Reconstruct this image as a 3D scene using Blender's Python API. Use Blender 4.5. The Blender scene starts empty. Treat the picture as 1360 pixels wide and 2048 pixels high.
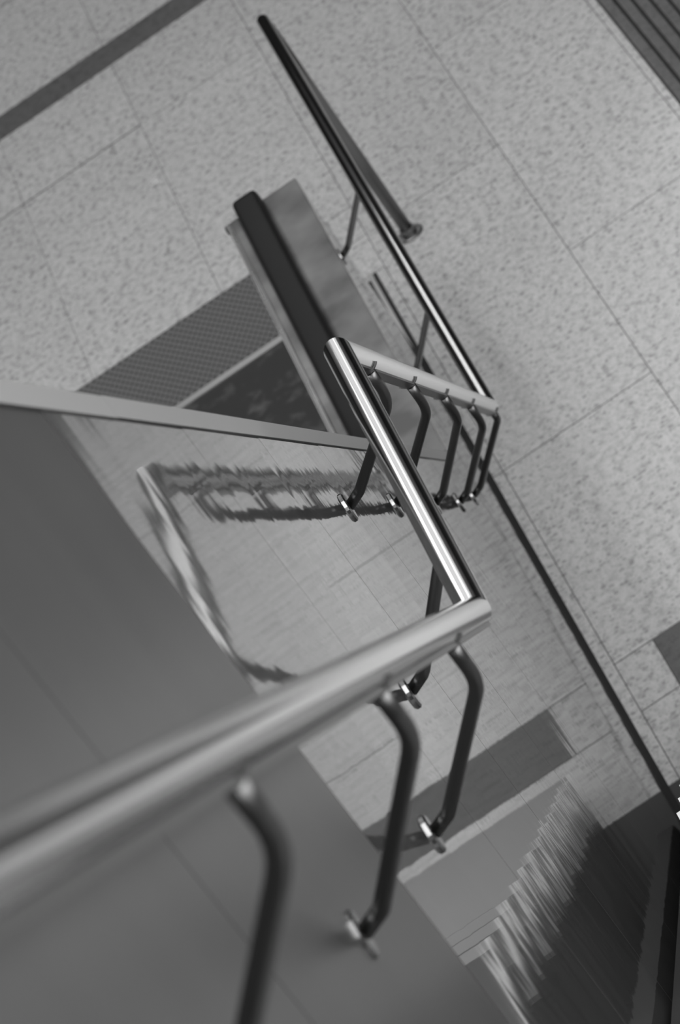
import bpy, bmesh, math, random
from mathutils import Vector, Matrix
from math import sin, cos, pi, radians
random.seed(7)

# ------------------------------------------------------------------ camera
yaw, pitch, roll, FPX = 0.0851, 0.4979, -0.6308, 8553.8
S = bpy.context.scene
col = S.collection
fwd = Vector((cos(pitch)*cos(yaw), cos(pitch)*sin(yaw), -sin(pitch)))
rt = fwd.cross(Vector((0, 0, 1))).normalized()
up = rt.cross(fwd)
CR = cos(roll)*rt + sin(roll)*up
CU = -sin(roll)*rt + cos(roll)*up
cd = bpy.data.cameras.new('camera')
cam = bpy.data.objects.new('camera', cd); col.objects.link(cam)
M = Matrix((CR, CU, -fwd)).transposed().to_4x4()
M.translation = Vector((0, -0.5107, 6.0371))
cam.matrix_world = M
cd.sensor_fit = 'VERTICAL'; cd.sensor_height = 36; cd.sensor_width = 24
cd.lens = FPX/2048*36
cd.clip_start = 0.05; cd.clip_end = 200
cd.dof.use_dof = True
cd.dof.focus_distance = 7.1
cd.dof.aperture_fstop = 11
S.camera = cam

# ------------------------------------------------------------------ world, lights, exposure
S.view_settings.view_transform = 'Standard'
S.view_settings.look = 'None'
S.view_settings.gamma = 1
S.view_settings.use_curve_mapping = False
S.view_settings.exposure = 1.08
w = bpy.data.worlds.new('world'); S.world = w; w.use_nodes = True
w.node_tree.nodes['Background'].inputs[0].default_value = (1, 1, 1, 1)
w.node_tree.nodes['Background'].inputs[1].default_value = 0.10

def area(name, loc, sx, sy, power, rot=(0, 0, 0)):
    l = bpy.data.lights.new(name, 'AREA'); l.shape = 'RECTANGLE'
    l.size = sx; l.size_y = sy; l.energy = power
    o = bpy.data.objects.new(name, l); o.location = loc; o.rotation_euler = rot
    col.objects.link(o)
    return o
HC = 8.4                                     # ceiling height of the hall
def panel(x0, x1, y0, y1, rad):                # radiance-specified ceiling field, also used for added fill
    A = (x1-x0)*(y1-y0)
    return area('ceiling_or_fill_light', ((x0+x1)/2, (y0+y1)/2, HC-(.05 if rad < 1 else .08)), x1-x0, y1-y0, rad*A*pi)
panel(7, 27.8, -4.2, 1.4, .29)                # broad luminous ceiling field
panel(6, 28.3, -2.02, -1.82, 1.9)             # bright lamp rows
panel(20, 26.9, 1.6, 2.0, 1.9)
panel(10.5, 16.3, 1.7, 4.6, 1.1)
panel(-5.5, 5.5, -10, 1, 1.7)  # added fill above and behind the viewer, not a known lamp
panel(-5.5, 9, 1.2, 8.5, 1.7)                      # added unseen fill beyond the wall, brightens the floor but not the wall face

# ------------------------------------------------------------------ materials
def mat(name, base=.5, rough=.5, metal=0., spec=.5):
    m = bpy.data.materials.new(name); m.use_nodes = True
    b = m.node_tree.nodes['Principled BSDF']
    b.inputs['Base Color'].default_value = (base, base, base, 1)
    b.inputs['Roughness'].default_value = rough
    b.inputs['Metallic'].default_value = metal
    b.inputs['Specular IOR Level'].default_value = spec
    return m
def P(m): return m.node_tree.nodes['Principled BSDF']
def nd(m, t, **kw):
    n = m.node_tree.nodes.new(t)
    for k, v in kw.items(): setattr(n, k, v)
    return n
def lk(m, a, b): m.node_tree.links.new(a, b)
def pos(m, scale=(1, 1, 1)):
    g = nd(m, 'ShaderNodeNewGeometry')
    mp = nd(m, 'ShaderNodeMapping'); mp.inputs['Scale'].default_value = scale
    lk(m, g.outputs['Position'], mp.inputs['Vector'])
    return mp.outputs['Vector']
def noise(m, vec, scale, detail=3, rough=.5):
    n = nd(m, 'ShaderNodeTexNoise'); n.inputs['Scale'].default_value = scale
    n.inputs['Detail'].default_value = detail; n.inputs['Roughness'].default_value = rough
    lk(m, vec, n.inputs['Vector']); return n.outputs['Fac']
def ramp(m, fac, stops):
    r = nd(m, 'ShaderNodeValToRGB')
    e = r.color_ramp.elements
    while len(e) < len(stops): e.new(.5)
    for i, (p, v) in enumerate(stops):
        e[i].position = p; e[i].color = (v, v, v, 1)
    lk(m, fac, r.inputs['Fac']); return r.outputs['Color']
def mul(m, a, b, mode='MULTIPLY', fac=1.):
    x = nd(m, 'ShaderNodeMix', data_type='RGBA', blend_type=mode)
    x.inputs[0].default_value = fac
    for s, i in ((a, 6), (b, 7)):
        if isinstance(s, (int, float)): x.inputs[i].default_value = (s, s, s, 1)
        else: lk(m, s, x.inputs[i])
    return x.outputs[2]
def bump(m, h, strength, dist=.01):
    b = nd(m, 'ShaderNodeBump'); b.inputs['Strength'].default_value = strength
    b.inputs['Distance'].default_value = dist
    lk(m, h, b.inputs['Height']); lk(m, b.outputs['Normal'], P(m).inputs['Normal'])


def terrazzo(name, base, rough):
    m = mat(name, base, rough)
    v = pos(m)
    vo = nd(m, 'ShaderNodeTexVoronoi'); vo.inputs['Scale'].default_value = 48
    ds = nd(m, 'ShaderNodeVectorMath', operation='MULTIPLY_ADD')
    nz = nd(m, 'ShaderNodeTexNoise'); nz.inputs['Scale'].default_value = 70
    lk(m, v, nz.inputs['Vector']); lk(m, nz.outputs['Color'], ds.inputs[0])
    ds.inputs[1].default_value = (.012, .012, .012); lk(m, v, ds.inputs[2])
    lk(m, ds.outputs[0], vo.inputs['Vector'])
    sx = nd(m, 'ShaderNodeSeparateColor'); lk(m, vo.outputs['Color'], sx.inputs[0])
    ma = nd(m, 'ShaderNodeMath', operation='MULTIPLY_ADD'); lk(m, sx.outputs[0], ma.inputs[0])
    ma.inputs[1].default_value = -.66; lk(m, vo.outputs['Distance'], ma.inputs[2])
    s0 = ramp(m, ma.outputs[0], [(.0, 1.0), (.05, 1.0)])
    s0.node.color_ramp.elements[0].color = (.66, .66, .66, 1)
    mo = nd(m, 'ShaderNodeMath', operation='ADD'); lk(m, ma.outputs[0], mo.inputs[0]); mo.inputs[1].default_value = .22
    lk(m, mo.outputs[0], s0.node.inputs['Fac'])
    s1 = mul(m, s0, ramp(m, noise(m, v, 34, 2, .6), [(.32, .74), (.5, 1.0), (.7, 1.12)]))
    s2 = ramp(m, noise(m, v, 95, 2, .6), [(.30, .60), (.45, 1.0)])
    s3 = ramp(m, noise(m, v, 1.3, 3, .5), [(.3, .95), (.7, 1.05)])
    oi = nd(m, 'ShaderNodeObjectInfo')
    s4 = ramp(m, oi.outputs['Random'], [(0, .97), (1, 1.03)])
    c = mul(m, mul(m, mul(m, s1, s2), s3), s4)
    lk(m, mul(m, c, base), P(m).inputs['Base Color'])
    return m
M_tile = terrazzo('terrazzo', .52, .14)
P(M_tile).inputs['Specular IOR Level'].default_value = .9
M_strip = terrazzo('dark_terrazzo', .105, .35)
M_grout = mat('grout', .08, .9)
M_chrome = mat('polished_steel', .90, .08, 1.)
M_tube = mat('bracket_steel', .22, .33, 1.)
M_rose = mat('rosette_steel', .45, .2, 1.)
M_saddle = mat('saddle_steel', .10, .45, 1.)
M_brush = mat('satin_steel', .42, .28, 1.)
M_rubber = mat('black_rubber', .010, .5, 0, .25)
M_black = mat('shadow_gap', .02, .8)
M_concrete = mat('dark_plaster', .10, .8)
M_ceiling = mat('ceiling_paint', .55, .9)
M_wallp = mat('wall_paint', .07, .9)
M_white = mat('pale_nosing', .80, .5)
M_nose = mat('nosing_stone', .30, .5)
M_tread = mat('tread_rubber', .07, .55)
M_side = mat('stair_side', .03, .6)
M_trim = mat('trim_metal', .72, .3, 1.)
M_paper = mat('paper', .75, .8)
M_coping = mat('coping_stone', .42, .5)

# brushed satin deck
m = M_brush
v = pos(m, (1.2, 60, 20))
lk(m, ramp(m, noise(m, v, 3, 3), [(.3, .40), (.7, .58)]), P(m).inputs['Base Color'])
lk(m, ramp(m, noise(m, pos(m), 4, 3), [(.3, .22), (.7, .34)]), P(m).inputs['Roughness'])

M_deck = mat('deck_steel', .34, .3, 1.)
m = M_deck
lk(m, ramp(m, noise(m, pos(m), 5, 3), [(.3, .16), (.7, .40)]), P(m).inputs['Base Color'])
# polished stone wall panels, faint vertical grain and slight waviness
M_panel = mat('polished_stone', .2, .035)
m = M_panel
v = pos(m, (1, 1, .12))
g1 = ramp(m, noise(m, v, 26, 4, .6), [(.3, .82), (.7, 1.12)])
g2 = ramp(m, noise(m, pos(m), 2.0, 3, .5), [(.3, .88), (.7, 1.10)])
oi = nd(m, 'ShaderNodeObjectInfo')
g3 = ramp(m, oi.outputs['Random'], [(0, .93), (1, 1.07)])
lk(m, mul(m, mul(m, mul(m, g1, g2), g3), .13), P(m).inputs['Base Color'])
bump(m, noise(m, pos(m, (1, 1, .3)), 4.5, 3, .45), .075, .014)

M_satin = mat('honed_stone', .2, .30, 0, .4)
m = M_satin
lk(m, mul(m, ramp(m, noise(m, pos(m, (1, 1, .3)), 6, 3, .5), [(.3, .92), (.7, 1.08)]), .07), P(m).inputs['Base Color'])
# dark floor plate with scuffs
M_plate = mat('floor_plate', .04, .45, .0, .3)
m = M_plate
lk(m, ramp(m, noise(m, pos(m), 9, 4, .6), [(.52, .026), (.78, .12)]), P(m).inputs['Base Color'])
M_tactile = mat('tactile_rubber', .06, .55)

# ------------------------------------------------------------------ mesh helpers
def link(name, bm, m, parent=None, smooth=False):
    me = bpy.data.meshes.new(name)
    bmesh.ops.recalc_face_normals(bm, faces=bm.faces)
    bm.to_mesh(me); bm.free()
    me.materials.append(m)
    if smooth:
        for p in me.polygons: p.use_smooth = True
    o = bpy.data.objects.new(name, me); col.objects.link(o)
    if parent: o.parent = parent
    return o
def box(bm, x0, x1, y0, y1, z0, z1):
    vs = [bm.verts.new((x, y, z)) for x in (x0, x1) for y in (y0, y1) for z in (z0, z1)]
    for f in ((0, 1, 3, 2), (4, 6, 7, 5), (0, 4, 5, 1), (2, 3, 7, 6), (0, 2, 6, 4), (1, 5, 7, 3)):
        bm.faces.new([vs[i] for i in f])
def bxo(name, b, m, parent=None, bevel=0):
    bm = bmesh.new(); box(bm, *b)
    if bevel: bmesh.ops.bevel(bm, geom=bm.edges[:], offset=bevel, segments=2, affect='EDGES')
    return link(name, bm, m, parent)
def prism(bm, pts, y0, y1):
    """extrude an (x, z) outline between y0 and y1"""
    a = [bm.verts.new((x, y0, z)) for x, z in pts]
    b = [bm.verts.new((x, y1, z)) for x, z in pts]
    bm.faces.new(a); bm.faces.new(b[::-1])
    n = len(pts)
    for i in range(n):
        bm.faces.new([a[i], b[i], b[(i+1) % n], a[(i+1) % n]])
def pro(name, pts, y0, y1, m, parent=None):
    bm = bmesh.new(); prism(bm, pts, y0, y1); return link(name, bm, m, parent)
def tube(bm, pts, r, n=20, caps=True, sharp=()):
    """sweep a round section along pts; rings at corners lie in the mitre plane"""
    pts = [Vector(p) for p in pts]; k = len(pts)
    dirs = [(pts[i+1]-pts[i]).normalized() for i in range(k-1)]
    ref = Vector((0, 1, 0))
    if abs(dirs[0].dot(ref)) > .9: ref = Vector((1, 0, 0))
    e1 = (ref-dirs[0]*ref.dot(dirs[0])).normalized()
    rings = []
    for i in range(k):
        d = dirs[max(i-1, 0)] if i == k-1 else dirs[i]
        if i == 0 or i == k-1: nrm = d; proj = d
        else: nrm = (dirs[i-1]+dirs[i]).normalized(); proj = dirs[i-1]
        prev = dirs[i-1] if i else dirs[0]
        a = (e1-prev*e1.dot(prev)).normalized(); b = prev.cross(a)
        def ring():
            out = []
            for j in range(n):
                t = 2*pi*j/n
                off = a*cos(t)*r+b*sin(t)*r
                off = off-proj*(off.dot(nrm)/proj.dot(nrm))
                out.append(bm.verts.new(pts[i]+off))
            return out
        R1 = ring()
        rings.append((R1, ring() if i in sharp else R1))
        # parallel transport
        if 0 < i < k-1:
            ax = dirs[i-1].cross(dirs[i])
            if ax.length > 1e-7:
                q = dirs[i-1].rotation_difference(dirs[i]); a = q @ a
        e1 = a
    for i in range(k-1):
        A = rings[i][1]; B = rings[i+1][0]
        for j in range(n):
            bm.faces.new([A[j], A[(j+1) % n], B[(j+1) % n], B[j]])
    if caps:
        bm.faces.new(rings[0][0][::-1]); bm.faces.new(rings[-1][1])
def arc3(p0, c, p1, r, n=6):
    """round the corner c between p0 and p1 with radius r"""
    p0, c, p1 = Vector(p0), Vector(c), Vector(p1)
    a = (p0-c).normalized(); b = (p1-c).normalized()
    ang = a.angle(b); t = r/math.tan(ang/2)
    A = c+a*t; ctr = c+(a+b).normalized()*(r/sin(ang/2))
    u = A-ctr; B = c+b*t; v = B-ctr
    q = u.rotation_difference(v); out = []
    for i in range(n+1):
        s = i/n
        qq = q.copy(); ax, an = q.to_axis_angle()
        out.append(ctr+Matrix.Rotation(an*s, 3, ax) @ u)
    return out
def disc(bm, c, d, r, prof, n=24):
    """lathe about direction d at c; prof = [(offset along d, radius)]"""
    d = Vector(d).normalized(); e = d.orthogonal().normalized(); f = d.cross(e); c = Vector(c)
    rings = [[bm.verts.new(c+d*h+(e*cos(2*pi*j/n)+f*sin(2*pi*j/n))*rr) for j in range(n)] for h, rr in prof]
    for A, B in zip(rings, rings[1:]):
        for j in range(n): bm.faces.new([A[j], A[(j+1) % n], B[(j+1) % n], B[j]])
    bm.faces.new(rings[0][::-1]); bm.faces.new(rings[-1])
def empty(name, loc=(0, 0, 0)):
    o = bpy.data.objects.new(name, None); col.objects.link(o); o.location = loc; o.empty_display_size = .1
    return o
def par(o, parent):
    o.parent = parent; o.matrix_parent_inverse = Matrix.Translation(parent.location).inverted()
def tag(o, label, cat, group=None, kind=None):
    o['label'] = label; o['category'] = cat
    if group: o['group'] = group
    if kind: o['kind'] = kind
def struct(o): o['kind'] = 'structure'; return o

# ------------------------------------------------------------------ setting: floor with single tiles
TAN = .6026
floor = struct(bxo('floor', (-6, 34, -12, 9, -.3, -.0012), M_grout))
def cut(rects, c):
    out = []
    for (x0, x1, y0, y1) in rects:
        a0, a1, b0, b1 = max(x0, c[0]), min(x1, c[1]), max(y0, c[2]), min(y1, c[3])
        if a0 >= a1 or b0 >= b1: out.append((x0, x1, y0, y1)); continue
        if x0 < a0: out.append((x0, a0, y0, y1))
        if a1 < x1: out.append((a1, x1, y0, y1))
        if y0 < b0: out.append((a0, a1, y0, b0))
        if b1 < y1: out.append((a0, a1, b1, y1))
    return out
BAND = (14.985, 15.185, -12, 9)
STRIP = (9.27, 9.53, -2.3, -.166)
MAT = (10.9, 17, -4.2, -1.10)
PIT = (-6, 12.262, .001, 1.75)
TACT = (12.262, 12.775, .05, 1.70)
CUTS = [BAND, STRIP, MAT, PIT, TACT]
rows = [-.045+.5136*i for i in range(-6, 6)]
G = .0013
for y in rows:
    y1 = y+.5136
    base = 14.345 if y > -.6 else 13.448
    GY, GX = (.0009, .006) if y > -.03 else (.0013, .0028)
    for i in range(-3, 3):
        x = base+1.81*i
        rs = [(x, x+1.81, y, y1)]
        for c in CUTS: rs = cut(rs, c)
        for r in rs:
            if r[1]-r[0] < .03 or r[3]-r[2] < .02: continue
            bm = bmesh.new(); box(bm, r[0]+GX, r[1]-GX, r[2]+GY, r[3]-GY, -.02, 0)
            link('tile', bm, M_tile, floor)
# the floor beyond the single tiles
X0, X1, Y0, Y1 = 8.018, 18.0, rows[0], rows[-1]+.5136
rs = [(-6, 34, -12, 9)]
for c in [(8.018, 19.775, rows[0], rows[-1]+.5136)]+CUTS: rs = cut(rs, c)
bm = bmesh.new()
for r in rs: box(bm, r[0], r[1], r[2], r[3], -.02, 0)
o = link('terrazzo_field', bm, M_tile, floor)
# inlaid dark bands
bxo('inlay_strip', (BAND[0]+G, BAND[1]-G, -12, 9, -.02, .0005), M_strip, floor)
bxo('inlay_strip', (STRIP[0]+G, STRIP[1]-G, STRIP[2], STRIP[3]-G, -.02, .0005), M_strip, floor)

# ribbed entrance mat, every rib a part
mt = empty('entrance_mat', (13, -1.1, 0))
tag(mt, 'dark ribbed floor mat with parallel slats set in the pale terrazzo', 'floor mat')
par(bxo('mat_bed', (10.9, 17, -4.2, -1.103, -.02, .0), M_black), mt)
rib = None
for i in range(66):
    y = -1.105-.046*i
    bm = bmesh.new(); box(bm, 10.92, 16.98, y-.036, y, -.004, .010)
    if i == 0:
        bmesh.ops.bevel(bm, geom=[e for e in bm.edges if abs(e.verts[0].co.y-e.verts[1].co.y) < 1e-5 and e.verts[0].co.z > 0 and e.verts[1].co.z > 0], offset=.002, segments=1, affect='EDGES')
        rib = link('slat', bm, M_strip); par(rib, mt)
    else:
        bm.free(); c = rib.copy(); col.objects.link(c); c.location.y -= .046*i

# ------------------------------------------------------------------ setting: polished side wall
def ztop(X): return max(.70, 4.348-.6055*(X-3.645))
XK = 3.645+(4.348-.70)/.6055                 # where the slope meets the level part
wall = struct(pro('wall_left', [(1.0, .0), (11.60, .0), (11.60, .70), (XK, .70), (1.0, ztop(1.0))], .016, .10, M_black))
joints = [1.92, 2.88, 3.845, 4.82, 5.595, 6.415, 7.225, 8.04, 8.85, 9.66, 10.47, 11.60]
for a, b in zip(joints, joints[1:]):
    pts = [(a+.0018, .026), (b-.0018, .026), (b-.0018, ztop(b)-.003)]
    if a < XK < b: pts.append((XK, .70-.003))
    pts.append((a+.0018, ztop(a)-.003))
    bm = bmesh.new(); prism(bm, pts, 0, .018)
    link('stone_panel', bm, M_satin if b < 4 else M_panel, wall)
# coping band: slopes with the wall, squared end
cj = [1.2, 4.316, 9.70]
for a, b in zip(cj, cj[1:]):
    pts = [(a+.001, ztop(a)), (b-.001, 4.348-.6055*(b-3.645)), (b-.001, 4.348-.6055*(b-3.645)+.034), (a+.001, ztop(a)+.034)]
    bm = bmesh.new(); prism(bm, pts, -.003, .10)
    link('coping', bm, M_coping, wall)
# flat black strip, stands for the shade in the gap at the foot
bxo('shadow_gap', (4, 12.26, -.0115, .016, -.02, .0015), M_black, wall)

# ------------------------------------------------------------------ escalator: deck, handrail, landing plate
esc = empty('escalator', (11.5, .16, 0))
tag(esc, 'escalator landing with black rubber handrail on a low steel balustrade behind the polished wall', 'escalator')
def eadd(o, parent=esc):
    par(o, esc)
    return o
# side body and decks
def deck(name, y0, y1, z, xe, m, th=.03, bev=.0):
    k = XK+.05
    z2 = z+.6055*(k-2.0)
    pts = [(xe, z-th), (xe, z), (k, z), (2.0, z2), (2.0, z2-th), (k-.01, z-th)]
    bm = bmesh.new(); prism(bm, pts, y0, y1)
    if bev: bmesh.ops.bevel(bm, geom=[e for e in bm.edges if abs(e.verts[0].co.y-e.verts[1].co.y) < 1e-5 and max(e.verts[0].co.z, e.verts[1].co.z) > z-.001], offset=bev, segments=3, affect='EDGES')
    return eadd(link(name, bm, m))
eadd(bxo('outer_deck', (XK+.02, 11.615, -.001, .122, .70, .73), M_deck, None, .003))
deck('inner_deck', .208, .236, .732, 11.60, M_deck, .030, .003)
deck('highlight_bead', .2365, .250, .736, 11.60, M_brush, .030, .005)  # added lighter bead, its tone stands for the highlight along the deck edge
bd = pro('balustrade_body', [(2, .0), (11.56, .0), (11.60, .08), (11.60, .70), (XK+.05, .70), (2.0, .70+.6055*(XK-1.95))], .101, .236, M_brush)
eadd(bd)
# handrail: rounded 80 x 70 section swept along run and round the newel
def sweep(bm, pts, sec):
    """pts in the xz plane at y=0 with section sec = [(y, n)]"""
    pts = [Vector(p) for p in pts]; rings = []
    for i, p in enumerate(pts):
        d = ((pts[min(i+1, len(pts)-1)]-pts[max(i-1, 0)])).normalized()
        nrm = Vector((-d.z, 0, d.x))
        if i == 0: nrm = nrm
        rings.append([bm.verts.new(p+Vector((0, y, 0))+nrm*h) for y, h in sec])
    n = len(sec)
    for A, B in zip(rings, rings[1:]):
        for j in range(n): bm.faces.new([A[j], A[(j+1) % n], B[(j+1) % n], B[j]])
    bm.faces.new(rings[0][::-1]); bm.faces.new(rings[-1])
YC, HR = .158, .035
sec = []
for cy_, ch, a0 in ((.026, .018, 0), (-.026, .018, 90), (-.026, -.018, 180), (.026, -.018, 270)):
    for k in range(5):
        a = radians(a0+k*22.5)
        sec.append((cy_+.015*cos(a), ch+.015*sin(a)))
path = [(2.6, 0, .765+.6055*(XK+.05-2.6))]
for s in range(7):
    t = s/6; x = XK-.25+t*.6
    zz = .765+(.6055*max(XK+.05-x, 0) if t in (0,) else 0)
    t2 = (XK+.35-x)/.6
    path.append((x, 0, .765+.6055*.6*.5*t2*t2))
path += [(x, 0, .765) for x in (10.2, 10.8, 11.3, 11.54)]
for k in range(1, 10):
    a = radians(k*10)
    path.append((11.54+.08*sin(a), 0, .685+.08*cos(a)))
path += [(11.62, 0, .5), (11.62, 0, .15)]
bm = bmesh.new(); sweep(bm, [(x, YC, z) for x, y, z in path], sec)
hr = link('handrail', bm, M_rubber, smooth=True); eadd(hr); hr['label'] = 'black rubber handrail'
# newel filler inside the loop
bm = bmesh.new()
pts = [(11.50, .004), (11.56, .004), (11.56, .66), (11.50, .73)]
prism(bm, pts, .132, .184); eadd(link('newel', bm, M_rubber))
bm = bmesh.new()
disc(bm, (11.67, .188, .68), (0, 1, 0), .012, [(0, .016), (.07, .016), (.075, .010)], 16)
eadd(link('push_button', bm, M_rubber, smooth=False))
# skirt below the inner deck
eadd(pro('skirt', [(3, .0), (11.55, .0), (11.60, .10), (11.60, .704), (XK+.05, .704), (3.0, .704+.6055*(XK-2.95))], .237, .243, M_brush))
# landing plate, trim, comb, steps
eadd(bxo('floor_plate', (10.95, 12.222, .016, 1.36, -.02, .001), M_plate))
eadd(bxo('end_trim', (12.224, 12.262, .002, 1.70, -.02, .004), M_trim))
eadd(bxo('side_trim', (11.61, 12.222, .003, .016, -.02, .004), M_trim))
eadd(bxo('comb', (10.72, 10.948, .25, 1.25, -.02, .004), M_trim))
for i in range(9):
    x1 = 10.70-.40*i; z = .002+max(0, i-1)*.2422
    bm = bmesh.new()
    box(bm, x1-.395, x1, .255, 1.245, z-.24, z-.006)
    for j in range(33): box(bm, x1-.395, x1, .262+j*.0297, .262+j*.0297+.016, z-.006, z)
    eadd(link('step', bm, M_tube))
# far balustrade of the same escalator
bm = bmesh.new(); prism(bm, [(2, .0), (11.56, .0), (11.60, .08), (11.60, .73), (XK+.05, .73), (2.0, .73+.6055*(XK-1.95))], 1.251, 1.36)
eadd(link('balustrade_body', bm, M_brush))
h2 = hr.copy(); col.objects.link(h2); h2.location.y += 1.15

# tactile strip with small studs
tc = empty('tactile_strip', (12.5, .8, 0))
tag(tc, 'dark studded warning strip laid across the floor before the escalator plate', 'floor mat')
par(bxo('strip_base', (TACT[0]+.001, TACT[1]-.001, TACT[2]+.001, TACT[3], -.02, .001), M_tactile), tc)
bm = bmesh.new()
nx, ny = 20, 62
for i in range(nx):
    for j in range(ny):
        x = TACT[0]+.02+i*(TACT[1]-TACT[0]-.04)/(nx-1); y = TACT[2]+.02+(j+.5*(i % 2))*(TACT[3]-TACT[2]-.06)/(ny-1)
        r1, r2 = .0105, .006
        b = [bm.verts.new((x+r1*cos(k*pi/3), y+r1*sin(k*pi/3), .001)) for k in range(6)]
        t = [bm.verts.new((x+r2*cos(k*pi/3), y+r2*sin(k*pi/3), .005)) for k in range(6)]
        bm.faces.new(t)
        for k in range(6): bm.faces.new([b[k], b[(k+1) % 6], t[(k+1) % 6], t[k]])
so = link('studs', bm, mat('stud_rubber', .13, .5)); so['kind'] = 'stuff'; par(so, tc)

# ------------------------------------------------------------------ handrail on the wall
YR, RR = -.168, .0212
XBA, XCB, XDC, XP, ZB, ZD = 4.787, 5.633, 9.413, 12.345, 3.19, .912
def zrail(X):
    if X < .9: return ZB+TAN*(XBA-.9)
    if X < XBA: return ZB+TAN*(XBA-X)
    if X < XCB: return ZB
    if X < XDC: return ZB-TAN*(X-XCB)
    return ZD
rail = empty('wall_handrail', (XP, YR, 0))
tag(rail, 'polished steel tube handrail zigzagging down along the polished stone wall on bent brackets', 'handrail')
pts = [(-.6, YR, zrail(0)), (.9, YR, zrail(0)), (XBA, YR, ZB), (XCB, YR, ZB), (XDC, YR, ZD)]
end = arc3((XP-1, YR, ZD), (XP, YR, ZD), (XP, YR, 0), .045, 8)
pts += [tuple(p) for p in end]
post = [pts.pop()]+[(XP, YR, .004)]
bm = bmesh.new(); tube(bm, pts, RR, 40, True, sharp=(1, 2, 3, 4))
par(link('rail_tube', bm, M_chrome, smooth=True), rail)
bm = bmesh.new(); tube(bm, [pts[-1]]+post, RR, 40)
par(link('end_post', bm, M_tube, smooth=True), rail)
bm = bmesh.new(); disc(bm, (XP, YR, 0), (0, 0, 1), .05, [(0, .046), (.006, .046), (.009, .043), (.010, .026), (.03, .025), (.031, .020)], 28)
par(link('floor_flange', bm, M_tube), rail)
# flat bar under the tube
def bar(x0, z0, x1, z1):
    bm = bmesh.new()
    h = RR+.001
    prism(bm, [(x0, z0-h-.007), (x1, z1-h-.007), (x1, z1-h+.002), (x0, z0-h+.002)], YR-.008, YR+.008)
    par(link('under_bar', bm, M_tube), rail)
bar(1.0, zrail(1.0), XBA-.01, ZB+.006)
bar(XCB+.04, zrail(XCB+.04), XDC-.05, zrail(XDC-.05))
def bracket(xt, xr, zrr, drop=.09):
    z = zrail(xt); zt = z-RR
    stub = (xt, YR, zt-.004); b2 = (xt+.01, YR, z-drop)
    b1 = (xr-.02, -.034, zrr+.025); r0 = (xr, -.004, zrr)
    p = [Vector(stub)]+arc3(stub, b2, b1, .085 if drop > .07 else .02)+arc3(b2, b1, r0, .028)+[Vector(r0)]
    bm = bmesh.new(); tube(bm, p, .0092, 16)
    b = link('bracket', bm, M_tube, smooth=True); par(b, rail)
    bm = bmesh.new(); disc(bm, (xr, 0, zrr), (0, -1, 0), .03, [(-.002, .027), (.003, .027), (.0055, .024), (.0065, .012)], 28)
    c = link('rosette', bm, M_rose); c.parent = b; c.matrix_parent_inverse = Matrix.Identity(4)
    # saddle hugging the tube
    bm = bmesh.new()
    sl = -TAN if (z < ZB-.01 and z > ZD+.01) or z > ZB+.01 else 0
    d = Vector((1, 0, sl)).normalized(); n = Vector((-d.z, 0, d.x)); c0 = Vector((xt, YR, z))
    ring = []
    for k in range(11):
        a = radians(-90-52+104*k/10)
        for rr in (RR+.0003, RR+.003):
            for s in (-.008, .008):
                ring.append(bm.verts.new(c0+d*s+Vector((0, 1, 0))*cos(a)*rr+n*sin(a)*rr))
    for k in range(10):
        q = ring[4*k:4*k+8]
        bm.faces.new([q[2], q[3], q[7], q[6]]); bm.faces.new([q[0], q[4], q[5], q[1]])
        bm.faces.new([q[0], q[2], q[6], q[4]]); bm.faces.new([q[1], q[5], q[7], q[3]])
    bm.faces.new([ring[0], ring[1], ring[3], ring[2]]); bm.faces.new([ring[-4], ring[-2], ring[-1], ring[-3]])
    c = link('saddle', bm, M_saddle); c.parent = b
for args in ((2.24, 2.322, 4.440), (3.24, 3.38, 3.80), (4.17, 4.335, 3.233), (5.15, 5.15, 2.925),
                  (6.0, 6.155, 2.678), (6.80, 7.067, 2.128), (7.62, 8.03, 1.544), (8.45, 8.82, 1.067), (9.36, 9.47, .694, .05),
                  (10.25, 10.27, .655), (11.12, 11.14, .655)):
    bracket(*args)

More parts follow.
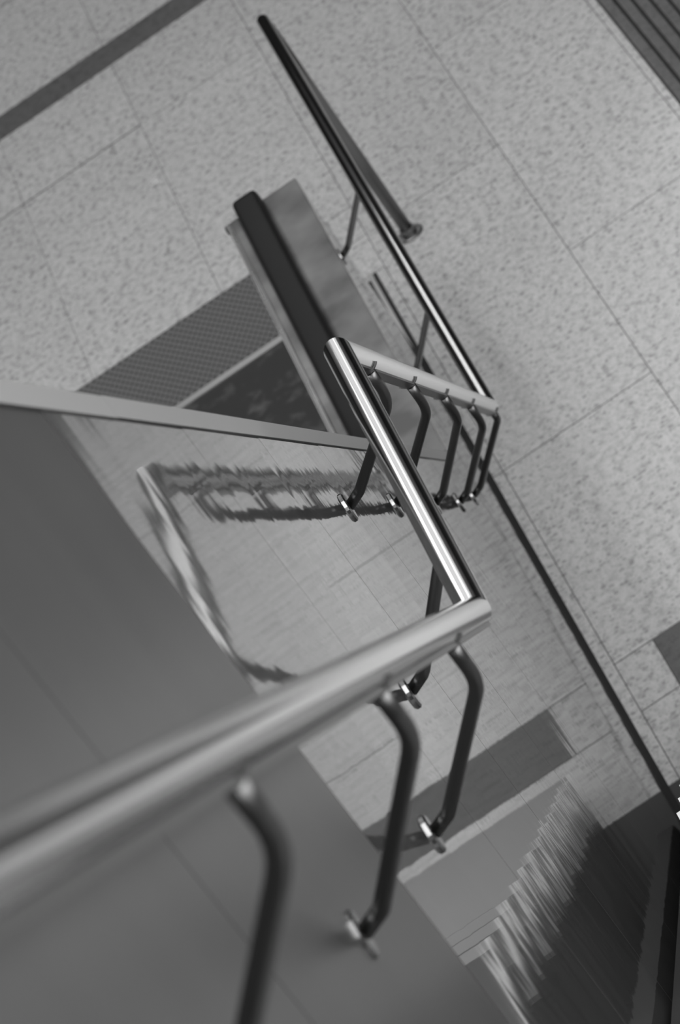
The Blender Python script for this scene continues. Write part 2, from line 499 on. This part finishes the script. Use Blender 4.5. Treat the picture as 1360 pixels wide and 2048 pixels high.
# ------------------------------------------------------------------ stairs standing off the wall (right edge of view and in the reflections)
st = empty('staircase', (7, -1.2, 0))
tag(st, 'dark staircase with pale step edges beside the wall, cut off at the lower right edge', 'stairs')
SY0, SY1 = -2.1, -.180
RISE, GO = .167, .277
NL = XCB
def nose(x1, z, depth):                       # one tread with its pale nosing, front at x1
    t = bxo('tread', (x1-depth, x1-.03, SY0, SY1-.009, z-.04, z), M_tread); par(t, st)
    n = bxo('nosing', (x1-.03, x1, SY0, SY1-.009, z-.04, z+.001), M_nose); par(n, st)
    e = bxo('edge_strip', (x1-depth+.03, x1, SY1-.009, SY1, z-.010, z+.0015), M_white); par(e, st)
for i in range(13):                           # lower flight: 13 risers
    x1 = NL+.277*(i); z = 2.17-.167*i
    nose(x1, z, GO if i else (XCB-XBA))
    par(bxo('riser', (x1-.04, x1-.02, SY0, SY1-.01, z-RISE+.001, z-.04), M_tread), st)
for i in range(1, 15):
    x1 = XBA-.277*(i-1); z = 2.17+.167*i
    nose(x1, z, GO if i < 14 else 5.0)
    par(bxo('riser', (x1-.04, x1-.02, SY0, SY1-.01, z-RISE+.001, z-.04), M_tread), st)
for y0, y1 in ((SY1-.06, SY1-.014), (SY0, SY0+.05)):
    pts = [(8.95, .0), (8.95, .10), (NL-.02, 2.10), (XBA-.02, 2.10), (1.16, 4.43), (-4, 4.43), (-4, 4.15), (1.2, 4.15), (XBA, 1.85), (NL-.1, 1.85), (8.45, .0)]
    par(pro('stringer', pts, y0, y1, M_side), st)
# dark gutter closing the slot between stairs and wall
gut = pro('wall_string', [(8.72, .001), (8.62, .10), (5.0, 2.28), (3.4, 3.0), (3.4, 2.9), (5.0, 2.1), (8.4, .001)], -.062, -.018, M_side)
par(gut, st)

# scrap of paper on the floor
bm = bmesh.new()
for k, (x, y) in enumerate([(0, 0), (.055, .006), (.048, .042), (-.003, .034)]): bm.verts.new((x, y, .002+.006*(k % 2)))
bm.verts.ensure_lookup_table(); bm.faces.new(bm.verts[:])
bmesh.ops.solidify(bm, geom=bm.faces[:], thickness=.001)
o = link('paper_scrap', bm, M_paper); o.location = (13.80, .49, 0)
tag(o, 'tiny white crumpled paper scrap lying on the open terrazzo at upper left', 'litter')

# ------------------------------------------------------------------ hall shell (outside the view, seen in reflections)
struct(bxo('ceiling', (-6, 34, -12, 9, HC, HC+.2), M_ceiling))
struct(bxo('wall_far', (34, 34.2, -12, 9, -.3, HC+.2), M_wallp))
struct(bxo('wall_near', (-6.2, -6, -12, 9, -.3, HC+.2), M_wallp))
struct(bxo('wall_right', (-6, 34, -12.2, -12, -.3, HC+.2), M_wallp))
struct(bxo('wall_side', (-6, 34, 9, 9.2, -.3, HC+.2), M_wallp))
